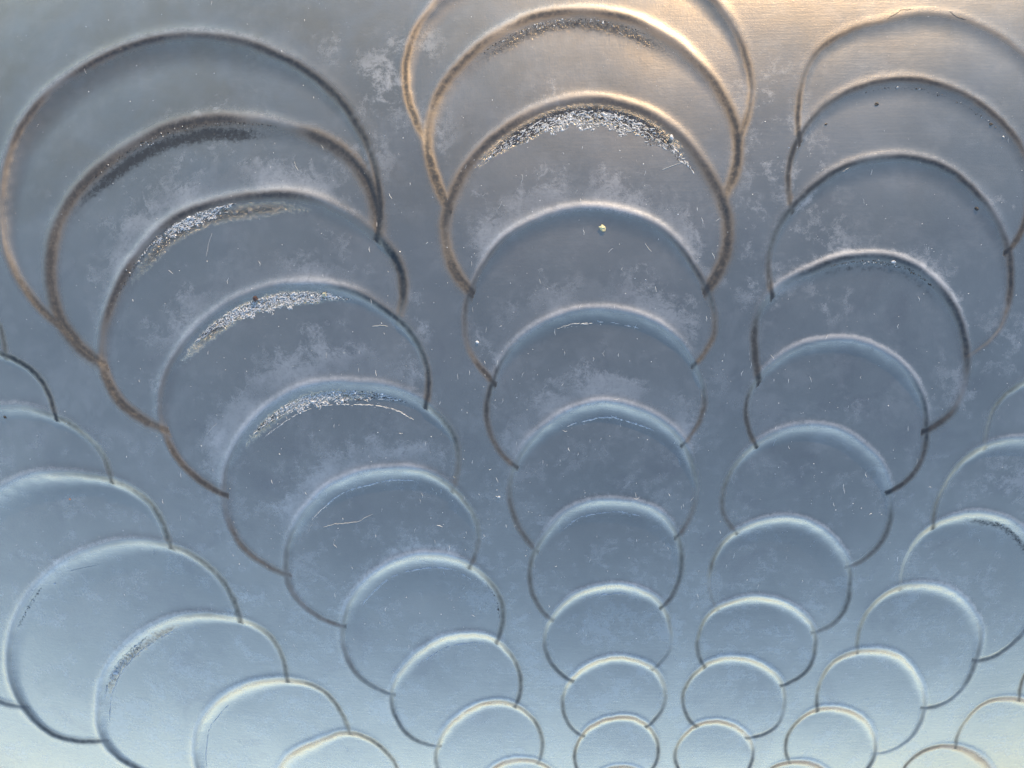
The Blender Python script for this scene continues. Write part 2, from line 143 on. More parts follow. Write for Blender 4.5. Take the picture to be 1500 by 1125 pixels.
SINGLES = [
 ('flake', 53.6, 92.4, 5.1, (0.75, 0.72, 0.42), 'pale yellow flake lying on the smooth floor just under a rim in the middle row', 'flake'),
 ('chip', 94.1, 145.2, 3.9, (0.85, 0.85, 0.82), 'glinting white chip wedged at the right end of the widest band of grit', 'chip'),
 ('chip', -114.4, 54.5, 3.9, (0.6, 0.6, 0.45), 'small cream chip caught at the upper right end of the bright white grit', 'chip'),
 ('seed', -158.0, 52.5, 4.2, (0.11, 0.05, 0.035), 'reddish brown seed husk on the rim above the bright white grit', 'seed'),
 ('crumb', 213.2, 163.7, 2.7, (0.035, 0.032, 0.03), 'black crumb with a ragged edge high in the right hand row', 'crumb'),
 ('crumb', 183.5, 151.8, 1.8, (0.035, 0.032, 0.03), 'tiny black crumb near the pale scuffed left rim of the right hand row', 'crumb'),
 ('crumb', 271.9, 102.5, 2.7, (0.03, 0.028, 0.026), 'black crumb stuck inside the right rim of a large scallop', 'crumb'),
 ('crumb', 279.2, 151.5, 2.1, (0.04, 0.035, 0.03), 'dark crumb beside the bright right rim near the upper right corner', 'crumb'),
 ('crumb', -287.1, -74.9, 1.8, (0.4, 0.2, 0.11), 'tiny orange crumb alone on a scallop at the left border', 'crumb'),
 ('chip', -269.0, -196.2, 3.6, (0.85, 0.88, 0.9), 'white chip in the gritty left rim of a scallop near the lower left corner', 'chip'),
 ('chip', -304.1, -132.8, 1.8, (0.85, 0.88, 0.9), 'small round white chip inside the upper left rim of a large lower left scallop', 'chip'),
 ('chip', -20.9, 25.2, 2.1, (0.8, 0.85, 0.88), 'slim white chip standing at the left side of a middle row scallop', 'chip'),
 ('chip', -8.0, -69.6, 1.8, (0.78, 0.83, 0.86), 'slim white chip on the smooth strip between the left and middle rows', 'chip'),
 ('chip', 223.9, 71.8, 2.4, (0.85, 0.87, 0.88), 'bright white chip on the dark crumbly rim in the right hand row', 'chip'),
 ('crumb', -328.1, -21.4, 2.4, (0.03, 0.03, 0.03), 'black crumb on the left border of the picture', 'crumb'),
]
HAIRS = [[(-119.5,-90.5),(-111.6,-88.2),(-105.0,-87.7),(-97.6,-86.7),(-87.5,-81.7)],[(-112.0,-98.0),(-113.0,-101.2),(-110.9,-103.8)],[(-189.0,78.8),(-187.6,87.1),(-185.4,93.3)],[(-132.7,135.9),(-131.9,132.5),(-130.1,129.9)],[(5.7,124.8),(6.5,122.4),(5.3,119.2)],[(103.2,131.4),(94.1,128.3),(88.2,126.0)],[(-6.1,108.9),(-6.9,106.4),(-8.5,104.0)],[(38.7,115.4),(37.5,112.6)],[(-84.7,34.9),(-80.5,35.7),(-75.1,34.9)],[(-293.3,-123.9),(-282.5,-121.3),(-271.7,-118.6)],[(196.9,126.3),(193.0,124.3)],[(78.4,83.4),(80.4,80.6),(82.4,78.2)],[(-129.4,-94.7),(-125.5,-86.6),(-122.1,-80.4)],[(205.4,108.5),(206.3,105.3)],[(220.2,214.0),(228.4,219.4),(235.6,220.2)],[(256.6,218.4),(260.0,215.4),(265.9,213.3)],[(-192.5,-33.1),(-186.8,-26.7),(-184.1,-24.5)]]

# ---------------------------------------------------------------- helpers
def tag(o, label=None, cat=None, group=None, kind=None):
    if label: o['label'] = label
    if cat: o['category'] = cat
    if group: o['group'] = group
    if kind: o['kind'] = kind
    return o

def fast_mesh(name, co, faces, mat, nrm=None, attrs=None, parent=None, smooth=True):
    """co (n,3) metres; faces (m,k) int array"""
    me = bpy.data.meshes.new(name)
    k = faces.shape[1]
    me.vertices.add(len(co)); me.vertices.foreach_set('co', co.astype(np.float32).ravel())
    me.loops.add(faces.size); me.loops.foreach_set('vertex_index', faces.astype(np.int32).ravel())
    me.polygons.add(len(faces))
    me.polygons.foreach_set('loop_start', (np.arange(len(faces)) * k).astype(np.int32))
    me.update(calc_edges=True)
    me.polygons.foreach_set('use_smooth', np.full(len(faces), smooth))
    for an, av in (attrs or {}).items():
        if av.ndim == 1:
            a = me.attributes.new(an, 'FLOAT', 'POINT')
            a.data.foreach_set('value', av.astype(np.float32))
        else:
            a = me.attributes.new(an, 'FLOAT_COLOR', 'POINT')
            a.data.foreach_set('color', av.astype(np.float32).ravel())
    if nrm is not None:
        me.normals_split_custom_set_from_vertices(nrm.astype(np.float32))
    me.materials.append(mat)
    o = bpy.data.objects.new(name, me)
    C.objects.link(o)
    if parent: o.parent = parent
    return o

class Nodes:
    def __init__(self, name):
        self.m = bpy.data.materials.new(name); self.m.use_nodes = True
        self.t = self.m.node_tree; self.t.nodes.clear()
        self.out = self.n('OutputMaterial')
    def n(self, kind, **kw):
        nd = self.t.nodes.new('ShaderNode' + kind)
        for k, v in kw.items(): setattr(nd, k, v)
        return nd
    def put(self, sock, v):
        if isinstance(v, bpy.types.NodeSocket): self.t.links.new(v, sock)
        else: sock.default_value = v
    def math(self, op, a, b=0.0, clamp=False):
        nd = self.n('Math', operation=op, use_clamp=clamp)
        self.put(nd.inputs[0], a); self.put(nd.inputs[1], b)
        return nd.outputs[0]
    def noise(self, vec, scale, detail=4.0, rough=0.55, dist=0.0):
        nd = self.n('TexNoise')
        self.put(nd.inputs['Vector'], vec); nd.inputs['Scale'].default_value = scale
        nd.inputs['Detail'].default_value = detail; nd.inputs['Roughness'].default_value = rough
        nd.inputs['Distortion'].default_value = dist
        return nd.outputs['Fac']
    def ramp(self, v, lo, hi, a=0.0, b=1.0):
        nd = self.n('MapRange', interpolation_type='SMOOTHSTEP')
        self.put(nd.inputs[0], v)
        for i, x in zip((1, 2, 3, 4), (lo, hi, a, b)): nd.inputs[i].default_value = x
        return nd.outputs[0]
    def mix(self, f, a, b):
        nd = self.n('Mix', data_type='RGBA')
        self.put(nd.inputs[0], f); self.put(nd.inputs[6], a); self.put(nd.inputs[7], b)
        return nd.outputs[2]
    def attr(self, name):
        return self.n('Attribute', attribute_name=name).outputs['Fac']
    def stretch(self, vec, s, rot=0.0):
        nd = self.n('Mapping'); self.put(nd.inputs[0], vec)
        nd.inputs['Scale'].default_value = s; nd.inputs['Rotation'].default_value = (0, 0, rot)
        return nd.outputs[0]

# ---------------------------------------------------------------- materials
def sheet_material():
    N = Nodes('weathered_metal')
    P = N.n('TexCoord').outputs['Object']
    pool, rim, foot, mott, zone, wet, warm_reflection = (N.attr(a) for a in ('pool', 'rim', 'foot', 'mottle', 'zone', 'wet', 'warm_reflection'))
    # dried residue with a ragged feathery edge, pooled above the rims
    n1 = N.noise(P, 60, 9, 0.72, 0.8)
    n2 = N.noise(P, 170, 7, 0.72, 1.2)
    nn = N.math('ADD', N.math('MULTIPLY', n1, 0.6), N.math('MULTIPLY', n2, 0.4))
    film = N.ramp(N.math('ADD', N.math('MULTIPLY', pool, 0.55), nn), 0.66, 0.80)
    film = N.math('MULTIPLY', film, N.ramp(pool, 0.03, 0.22))
    film = N.math('MULTIPLY', film, N.ramp(N.noise(P, 420, 5, 0.7), 0.25, 0.6, 0.55, 1.0))
    film = N.math('MULTIPLY', film, N.ramp(N.noise(P, 22, 3, 0.6), 0.38, 0.6, 0.25, 1.0))
    # cloudy blotches between the rows
    n3 = N.noise(P, 42, 9, 0.74, 0.25)
    n4 = N.noise(P, 190, 6, 0.72, 0.3)
    blot = N.math('MULTIPLY', N.ramp(N.math('ADD', N.math('MULTIPLY', n3, 0.65), N.math('MULTIPLY', n4, 0.35)), 0.48, 0.60), mott)
    # chalky lips, with the bright reflections of the rims painted in
    n5 = N.noise(P, 300, 6, 0.75, 0.4)
    lip = N.math('MULTIPLY', N.ramp(N.math('ADD', rim, N.math('MULTIPLY', n5, 0.9)), 0.55, 1.25), N.ramp(rim, 0.03, 0.5))
    spots = N.ramp(N.noise(P, 700, 3, 0.6), 0.70, 0.8)
    vn = N.ramp(N.noise(P, 11, 8, 0.65, 0.4), 0.25, 0.8, 0.6, 1.25)
    haze = N.math('MULTIPLY', vn, 0.045)
    cover = N.math('ADD', N.math('MULTIPLY', film, 0.31), N.math('MULTIPLY', blot, 0.45), True)
    cover = N.math('ADD', cover, N.math('MULTIPLY', lip, 0.5), True)
    cover = N.math('ADD', cover, N.math('MULTIPLY', spots, 0.25), True)
    cover = N.math('ADD', cover, haze, True)
    # dirt: wet grey smear at the foot of the upper walls; crease line is dirt plus painted shade
    g = N.noise(P, 420, 6, 0.75, 0.6)
    smear = N.math('MULTIPLY', N.ramp(N.math('ADD', foot, N.math('MULTIPLY', g, 0.8)), 0.70, 1.15), N.ramp(foot, 0.03, 0.35))
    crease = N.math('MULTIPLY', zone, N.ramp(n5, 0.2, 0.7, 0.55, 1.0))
    cover = N.math('MULTIPLY', cover, N.math('SUBTRACT', 1.0, N.math('MAXIMUM', smear, crease)))
    tone = N.noise(P, 16, 7, 0.62, 0.3)
    base = N.mix(N.ramp(tone, 0.3, 0.7), (0.535, 0.475, 0.38, 1), (0.595, 0.53, 0.425, 1))
    stain = N.ramp(N.noise(P, 26, 6, 0.68, 0.6), 0.5, 0.72, 0.0, 0.45)
    base = N.mix(stain, base, (0.42, 0.37, 0.32, 1))
    base = N.mix(N.math('MULTIPLY', warm_reflection, N.ramp(N.noise(P, 20, 7, 0.65, 0.5), 0.25, 0.7, 0.45, 1.0)), base, (0.47, 0.355, 0.225, 1))  # warm reflection put into the metal colour as brown
    base = N.mix(N.math('MULTIPLY', smear, 0.8), base, N.mix(N.math('MULTIPLY', N.ramp(g, 0.42, 0.62), wet), (0.012, 0.0145, 0.018, 1), (0.34, 0.35, 0.36, 1)))
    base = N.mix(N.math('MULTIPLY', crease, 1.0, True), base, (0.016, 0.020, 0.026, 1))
    metal = N.n('BsdfPrincipled')
    N.put(metal.inputs['Base Color'], base)
    dirt_shade = N.math('MAXIMUM', crease, N.math('MULTIPLY', smear, N.math('SUBTRACT', 1.0, N.math('MULTIPLY', N.ramp(g, 0.42, 0.62), wet))))
    metal.inputs['Metallic'].default_value = 1.0
    N.put(metal.inputs['Coat Weight'], N.math('MULTIPLY', N.math('SUBTRACT', 1.0, N.math('MAXIMUM', crease, smear)), 0.42))
    metal.inputs['Coat Roughness'].default_value = 0.5
    metal.inputs['Coat IOR'].default_value = 1.8
    metal.inputs['Specular IOR Level'].default_value = 0.03
    fine = N.noise(P, 520, 5, 0.7)
    ro = N.math('ADD', N.ramp(tone, 0.25, 0.75, 0.175, 0.215), N.math('MULTIPLY', fine, 0.06))
    ro = N.math('ADD', ro, N.math('MULTIPLY', crease, 0.45))
    N.put(metal.inputs['Roughness'], ro)
    metal.inputs['Anisotropic'].default_value = 0.6
    tg = N.n('CombineXYZ'); tg.inputs[0].default_value, tg.inputs[1].default_value = -0.5, -0.86
    N.t.links.new(tg.outputs[0], metal.inputs['Tangent'])
    dust = N.n('BsdfPrincipled')
    dust.inputs['Base Color'].default_value = (0.76, 0.775, 0.77, 1)
    dust.inputs['Roughness'].default_value = 0.5
    dust.inputs['Metallic'].default_value = 0.7
    sh = N.n('MixShader')
    N.put(sh.inputs[0], cover)
    N.t.links.new(metal.outputs[0], sh.inputs[1]); N.t.links.new(dust.outputs[0], sh.inputs[2])
    grime_shade = N.n('BsdfPrincipled')
    grime_shade.inputs['Base Color'].default_value = (0.050, 0.058, 0.068, 1)
    grime_shade.inputs['Roughness'].default_value = 0.6
    grime_shade.inputs['Specular IOR Level'].default_value = 0.15
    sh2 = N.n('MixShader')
    N.put(sh2.inputs[0], N.ramp(dirt_shade, 0.05, 0.95, 0.0, 0.80))
    N.t.links.new(sh.outputs[0], sh2.inputs[1]); N.t.links.new(grime_shade.outputs[0], sh2.inputs[2])
    # fine drawn grain, pitting and the relief of residue and dirt
    grain = N.noise(N.stretch(P, (1, 0.10, 1)), 900, 4, 0.65)
    grain2 = N.noise(N.stretch(P, (0.06, 1, 1)), 700, 4, 0.65)
    pits = N.noise(P, 900, 5, 0.75)
    hgt = N.math('ADD', N.math('MULTIPLY', grain, 0.35), N.math('MULTIPLY', grain2, 0.35))
    hgt = N.math('ADD', hgt, N.math('MULTIPLY', pits, 0.5))
    hgt = N.math('ADD', hgt, N.math('MULTIPLY', cover, 0.5))
    hgt = N.math('ADD', hgt, N.math('MULTIPLY', smear, N.math('MULTIPLY', N.math('MULTIPLY', g, wet), 6.0)))
    bp = N.n('Bump'); bp.inputs['Strength'].default_value = 0.8; bp.inputs['Distance'].default_value = 0.00018
    N.put(bp.inputs['Height'], hgt)
    for b in (metal, dust, grime_shade): N.t.links.new(bp.outputs[0], b.inputs['Normal'])
    N.t.links.new(sh2.outputs[0], N.out.inputs[0])
    return N.m

def chip_material(name, rough, spec=0.5):
    N = Nodes(name)
    b = N.n('BsdfPrincipled')
    a = N.n('Attribute', attribute_name='tint')
    P = N.n('TexCoord').outputs['Object']
    f = N.noise(P, 900, 3, 0.6)
    N.put(b.inputs['Base Color'], N.mix(N.ramp(f, 0.3, 0.7, 0.0, 0.35), a.outputs['Color'], (0.12, 0.11, 0.10, 1)))
    b.inputs['Roughness'].default_value = rough
    b.inputs['Specular IOR Level'].default_value = spec
    N.t.links.new(b.outputs[0], N.out.inputs[0])
    return N.m

def ground_material():
    N = Nodes('pale_bounce_ground')
    P = N.n('TexCoord').outputs['Object']
    b = N.n('BsdfPrincipled')
    f = N.noise(P, 2.5, 9, 0.65)
    N.put(b.inputs['Base Color'], N.mix(f, (0.44, 0.46, 0.48, 1), (0.55, 0.57, 0.59, 1)))
    b.inputs['Roughness'].default_value = 0.95
    bp = N.n('Bump'); bp.inputs['Distance'].default_value = 0.01
    N.put(bp.inputs['Height'], N.noise(P, 40, 6, 0.7)); N.t.links.new(bp.outputs[0], b.inputs['Normal'])
    N.t.links.new(b.outputs[0], N.out.inputs[0])
    return N.m

M_SHEET = sheet_material()
M_GRIT = chip_material('grit', 0.5, 0.2)
M_SPECK = chip_material('dust', 0.55)

# ---------------------------------------------------------------- unseen ground well below the domed sheet, made pale to brighten the rims
nb = 24
gx = np.concatenate([-np.geomspace(60, 0.4, nb), np.geomspace(0.4, 60, nb)])
GX, GY = np.meshgrid(gx, gx)
gco = np.stack([GX, GY, np.full_like(GX, -0.42)], -1).reshape(-1, 3)
gi = np.arange(4 * nb * nb).reshape(2 * nb, 2 * nb)
gf = np.stack([gi[:-1, :-1], gi[:-1, 1:], gi[1:, 1:], gi[1:, :-1]], -1).reshape(-1, 4)
tag(fast_mesh('ground', gco, gf, ground_material()), kind='structure')

# ---------------------------------------------------------------- the relief of the pressed sheet (millimetres)
def axis(lo, a, b, hi, fine, coarse):
    n1 = max(2, int((a - lo) / coarse)); n3 = max(2, int((hi - b) / coarse))
    return np.concatenate([np.linspace(lo, a, n1, endpoint=False), np.arange(a, b, fine), np.linspace(b, hi, n3)])

X = axis(-450, -402, 368, 450, FINE, 2.2)
Y = axis(-420, -306, 254, 340, FINE, 2.2)
GX, GY = np.meshgrid(X, Y)

def wob(x, y, wl, seed):
    """smooth pseudo-random field, about -1..1"""
    r = np.random.default_rng(seed); out = 0
    for i in range(7):
        an = r.uniform(0, 6.283); k = 6.283 / (wl * r.uniform(0.7, 1.5)); ph = r.uniform(0, 6.283)
        out = out + np.sin((x * math.cos(an) + y * math.sin(an)) * k + ph)
    return out / 3.0

Hm = 0.06 * wob(GX, GY, 110, 1) + 0.012 * wob(GX, GY, 38, 2) + 0.004 * wob(GX, GY, 14, 3)
Hbase = Hm.copy()
POOL = np.zeros_like(Hm); RIM = np.zeros_like(Hm); FOOT = np.zeros_like(Hm)
MOTT = np.zeros_like(Hm); ZONE = np.zeros_like(Hm); WET = np.zeros_like(Hm)
PID = np.full(Hm.shape, -1, np.int16)
CTR = (86.0, -375.0)               # where all the rows meet
TH = np.linspace(-np.pi, np.pi, 37)[:-1]

POOLS = dict(A2=.35, A3=.75, A4=.75, A5=.95, A6=.85, A7=.55, A8=.35, B2=.15, B3=.8, B4=.95, B5=.95, B6=.45, B7=.3, B8=.2,
             C3=.45, C2=.3, C4=.2, Z4=.25, Z5=.2, B1=.2)
FEET = dict(A2=.6, A3=.6, A4=.6, A5=.5, B1=.55, B2=.9, C2=.25, C3=.4, B3=.2, Z4=.45, Z3=.25, D3=.5, A1=.1)
DARK_RIMS = ('A1', 'A2', 'A3', 'B0', 'B1', 'B2', 'C1', 'C2', 'C3')
INFO = {}
for di, (key, cx, cy, rad) in enumerate(DISCS):
    rad = np.array(rad); rm = rad.mean(); R2 = rad.max() * 1.75
    i0, i1 = np.searchsorted(X, [cx - R2, cx + R2]); j0, j1 = np.searchsorted(Y, [cy - R2, cy + R2])
    if i1 - i0 < 3 or j1 - j0 < 3: continue
    sl = np.s_[j0:j1, i0:i1]
    u = GX[sl] - cx; v = GY[sl] - cy
    th = np.arctan2(v, u); rho = np.hypot(u, v)
    # periodic cubic (Catmull-Rom) through the radii
    p = (th + np.pi) / (2 * np.pi) * 36; k = np.floor(p).astype(int); f = p - k
    g = lambda o: rad[(k + o) % 36]
    rt = g(0) + 0.5 * f * (g(1) - g(-1) + f * (2*g(-1) - 5*g(0) + 4*g(1) - g(2) + f * (3*(g(0) - g(1)) + g(2) - g(-1))))
    s = (rt - rho) + 0.12 * wob(GX[sl], GY[sl], 9, 50 + di) + 0.25 * wob(GX[sl], GY[sl], 30, 150 + di)
    ox, oy = cx - CTR[0], cy - CTR[1]; ol = math.hypot(ox, oy)
    dx, dy = 0.75 * ox / ol, 0.75 * oy / ol + 0.25; dl = math.hypot(dx, dy); dx, dy = dx / dl, dy / dl
    t = (u * dx + v * dy) / rm
    td = np.clip((u * dx + v * dy) / np.maximum(rho, 1e-3), -1, 1)
    vr = np.random.default_rng(900 + di)
    D = (DEPTH * rm + 0.45) * vr.uniform(0.88, 1.12) * {'C0': .4, 'C1': .7, 'B0': .8}.get(key, 1.0)
    upw = np.clip(td * 1.15 + 0.05, 0, 1)
    w = rm * (0.05 + 0.15 * upw ** 1.4) + 1.0
    soft = 0.35 + 0.012 * rm
    se = soft * np.logaddexp(0, s / soft)                 # rounded crest
    x = np.clip(se / w, 0, 1); fw = 1 - (1 - x) ** 2.6    # steep at the crest, running out softly
    fw *= np.clip((s + 3 * soft) / (1.5 * soft), 0, 1)
    floor = -D * np.maximum(0.36 + 0.56 * np.clip(t, -1.3, 1.3) + 0.28 * np.clip(t, -1.3, 1.3) ** 2, 0.02) + Hbase[sl] + 0.05 * wob(GX[sl], GY[sl], 45, 300 + di)
    sg = rm * 0.035 + 1.0
    lip = (0.10 + 0.08 * upw) * (1.0 if cy > 60 else 1.6) * D * np.exp(-(np.minimum(s, 0) / sg) ** 2) * np.clip(td * 0.9 + 0.45, 0, 1)
    groove = -0.16 * D ** 0.5 * np.exp(-((s - 0.3) / (0.75 + 0.006 * rm)) ** 2) * np.clip(0.75 - td, 0, 1) * (0.7 + 0.3 * wob(GX[sl], GY[sl], 60, 400 + di))
    Hm[sl] = (Hm[sl] + lip) * (1 - fw) + floor * fw + groove
    ins = s > 0
    # masks for the dirt, and for shade and glow painted on the rims
    up = np.clip(td * 1.4 + 0.1, 0, 1)
    pk = POOLS.get(key, 0.0) * np.exp(np.minimum(s, 0) / (rm * 0.36)) * np.clip(td * 1.8 - 0.2, 0, 1)
    for arr in (POOL, RIM, FOOT):
        arr[sl][s > 0.3 * w] = 0
    POOL[sl] = np.maximum(POOL[sl], pk * (s < 0))
    chalk_glow = ({'C': .75, 'A': .5, 'B': .6}.get(key[0], .5) if cy > -40 else .6) * {'C0': .25, 'C1': .5, 'C2': .6}.get(key, 1.0)  # chalk, and on the lower rims their bright reflection painted in
    RIM[sl] = np.maximum(RIM[sl], chalk_glow * np.exp(-((s + 1.0) / (1.5 + 0.03 * rm)) ** 2) * np.clip(td * 0.9 + 0.3, 0, 1))
    FOOT[sl] = np.maximum(FOOT[sl], FEET.get(key, 0.0) * np.exp(-((s - 0.52 * w) / (0.36 * w)) ** 2) * np.clip(td * 2.0 - 0.7, 0, 1))
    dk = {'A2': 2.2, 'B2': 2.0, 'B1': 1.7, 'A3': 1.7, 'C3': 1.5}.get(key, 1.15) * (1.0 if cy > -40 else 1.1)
    cr = np.exp(-((s - 0.55 * dk * np.clip(td + 0.35, 0, 1) + 0.45) / (dk * (0.75 + 0.013 * rm))) ** 2) * np.clip(1.0 - td * 0.75, 0.85 if key in DARK_RIMS else 0.2, 1) * (1.0 if cy > -40 else 0.6) * np.clip(0.85 + 0.4 * wob(GX[sl], GY[sl], 60, 500 + di), 0.3, 1)  # dark crease line: dirt, with the shade of the walls painted in
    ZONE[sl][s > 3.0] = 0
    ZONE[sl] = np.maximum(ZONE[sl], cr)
    WET[sl][ins] = {'A3': .7, 'A4': 1, 'A5': .9, 'B2': .8, 'Z4': .6, 'B1': .25}.get(key, 0.0)
    PID[sl][ins] = di
    INFO[key] = (di, cx, cy, rad, rm, (dx, dy))

for (mx, my, mr, ms) in MOTTLES:     # cloudy patches, sheet millimetres
    MOTT = np.maximum(MOTT, ms * np.exp(-((GX - mx) ** 2 + (GY - my) ** 2) / mr ** 2))
MOTT = np.maximum(MOTT, 0.10 + 0.35 / (1 + np.exp((GY + 60) / 40)))
WARM_REFLECTION = 1 / (1 + np.exp(-(GY - 135 - 0.10 * GX + 22 * wob(GX, GY, 150, 77)) / 38))   # warm reflection on the outer side, painted as brown

RX, RY, AX, AY, KT, KC, YC = DOME
Zb = -(GX - AX)**2 / (2 * RX) - (GY - AY)**2 / (2 * RY) - KT * GX * GY - KC * (.55 + .45 * np.tanh((GX - 20) / 130)) * np.maximum(0, GY - YC) ** 3
ZZ = Zb + Hm
gy_, gx_ = np.gradient(ZZ, Y, X)
NR = np.stack([-gx_, -gy_, np.ones_like(ZZ)], -1); NR /= np.linalg.norm(NR, axis=-1, keepdims=True)
CO = np.stack([GX, GY, ZZ], -1) * 0.001
ny, nx = ZZ.shape

def surf(x, y):
    """point (m) and normal of the sheet at x, y in mm"""
    i = min(max(int(np.searchsorted(X, x)), 1), nx - 1); j = min(max(int(np.searchsorted(Y, y)), 1), ny - 1)
    a = (x - X[i-1]) / (X[i] - X[i-1]); b = (y - Y[j-1]) / (Y[j] - Y[j-1])
    z = (ZZ[j-1, i-1] * (1-a) + ZZ[j-1, i] * a) * (1-b) + (ZZ[j, i-1] * (1-a) + ZZ[j, i] * a) * b
    return np.array([x, y, z]) * 0.001, NR[j, i]

idx = np.arange(nx * ny).reshape(ny, nx)
quads = np.stack([idx[:-1, :-1], idx[:-1, 1:], idx[1:, 1:], idx[1:, :-1]], -1).reshape(-1, 4)
pf = PID.ravel()
fid = np.maximum(np.maximum(pf[quads[:, 0]], pf[quads[:, 1]]), np.maximum(pf[quads[:, 2]], pf[quads[:, 3]]))
COf, NRf = CO.reshape(-1, 3), NR.reshape(-1, 3)
AT = dict(pool=POOL.ravel(), rim=RIM.ravel(), foot=FOOT.ravel(), mottle=MOTT.ravel(), zone=ZONE.ravel(), wet=WET.ravel(), warm_reflection=WARM_REFLECTION.ravel())

def patch(name, pid, parent=None):
    q = quads[fid == pid]
    if not len(q): return None
    used, inv = np.unique(q, return_inverse=True)
    return fast_mesh(name, COf[used], inv.reshape(-1, 4), M_SHEET, NRf[used], {k: v[used] for k, v in AT.items()}, parent)

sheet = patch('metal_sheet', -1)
tag(sheet, 'domed blue grey metal sheet pressed with fanning rows of overlapping round scallops', 'metal sheet')
for key, inf in INFO.items():
    patch('scallop', inf[0], sheet)

# rolled edge round the sheet (outside the picture)
bm = bmesh.new()
ring = [(j, i) for j, i in [(0, i) for i in range(0, nx, 8)] + [(j, nx-1) for j in range(0, ny, 8)] +
        [(ny-1, i) for i in range(nx-1, -1, -8)] + [(j, 0) for j in range(ny-1, -1, -8)]]
prev = None; first = None
cxy = np.array([0.01, -0.02])
for (j, i) in ring:
    p = CO[j, i]; o = p[:2] - cxy; o = o / np.linalg.norm(o)
    vs = [bm.verts.new((p[0] + o[0]*0.005*math.cos(a), p[1] + o[1]*0.005*math.cos(a), p[2] - 0.004 + 0.005*math.sin(a))) for a in [n * math.pi / 3 for n in range(6)]]
    if prev:
        for n in range(6): bm.faces.new((prev[n], prev[(n+1) % 6], vs[(n+1) % 6], vs[n]))
    else: first = vs
    prev = vs
for n in range(6): bm.faces.new((prev[n], prev[(n+1) % 6], first[(n+1) % 6], first[n]))
bmesh.ops.recalc_face_normals(bm, faces=bm.faces)
me = bpy.data.meshes.new('rolled_edge'); bm.to_mesh(me); bm.free()
me.materials.append(M_SHEET)
ro = bpy.data.objects.new('rolled_edge', me); C.objects.link(ro); ro.parent = sheet

# ---------------------------------------------------------------- grit, residue, dust
class Bits:
    """many tiny shards gathered in one mesh"""
    def __init__(self): self.v, self.f, self.c = [], [], []
    def shard(self, x, y, size, col, flat=0.45, lift=0.0):
        p, n = surf(x, y)
        t = np.cross(n, [math.cos(9.1 * x), math.sin(7.3 * y), 0.3]); t /= np.linalg.norm(t); b = np.cross(n, t)
        a0 = RNG.uniform(0, 6.283); k0 = len(self.v); s = size * 0.001
        el = RNG.uniform(0.55, 1.0)
        m = 4
        for i in range(m):
            a = a0 + i * 6.283 / m + RNG.uniform(-.4, .4); r = s * RNG.uniform(.35, .62)
            self.v.append(p + n * (lift * 0.001 - s * 0.05) + t * r * math.cos(a) + b * r * math.sin(a) * el)
        tip = p + n * (s * flat * RNG.uniform(.5, 1.1) + lift * 0.001) + t * s * RNG.uniform(-.25, .25) + b * s * RNG.uniform(-.25, .25)
        self.v.append(tip)
        for i in range(m): self.f.append((k0 + i, k0 + (i + 1) % m, k0 + m))
        self.c += [col] * (m + 1)
    def thread(self, pts, wd, col):
        """thin fibre lying along sheet points (mm); triangular section"""
        ring = None
        for i, (x, y) in enumerate(pts):
            p, n = surf(x, y)
            q0 = pts[max(i - 1, 0)]; q1 = pts[min(i + 1, len(pts) - 1)]
            d = np.array([q1[0] - q0[0], q1[1] - q0[1], 0.0]); d /= max(np.linalg.norm(d), 1e-6)
            sd_ = np.cross(n, d); sd_ /= np.linalg.norm(sd_)
            w = wd * 0.001 * (0.35 if i in (0, len(pts) - 1) else RNG.uniform(.75, 1.15)) * 0.5
            k = len(self.v)
            self.v += [p - sd_ * w + n * 2e-5, p + sd_ * w + n * 2e-5, p + n * (w * 1.1 + 4e-5)]
            self.c += [col] * 3
            if ring is not None:
                for a in range(3):
                    b_ = (a + 1) % 3
                    self.f.append((ring + a, ring + b_, k + b_)); self.f.append((ring + a, k + b_, k + a))
            ring = k
    def build(self, name, mat):
        c = np.array(self.c, float); c = np.concatenate([c, np.ones((len(c), 1))], 1)
        return fast_mesh(name, np.array(self.v), np.array(self.f), mat, attrs={'tint': c}, smooth=False)

def rim_point(key, deg, s):
    di, cx, cy, rad, rm, d = INFO[key]
    a = math.radians(deg); q = ((a + math.pi) / (2 * math.pi) * 36) % 36; k = int(q); f = q - k
    r = rad[k % 36] * (1 - f) + rad[(k + 1) % 36] * f - s
    return cx + r * math.cos(a), cy + r * math.sin(a)

WHITE = [(.82, .86, .88), (.70, .74, .77), (.9, .92, .92), (.55, .58, .6)]
CREAM = [(.72, .70, .52), (.62, .60, .45), (.8, .8, .7)]
DARK = [(.018, .019, .02), (.03, .03, .031), (.055, .055, .056), (.024, .024, .025)]
BROWN = [(.07, .05, .038), (.10, .08, .065), (.05, .036, .03)]

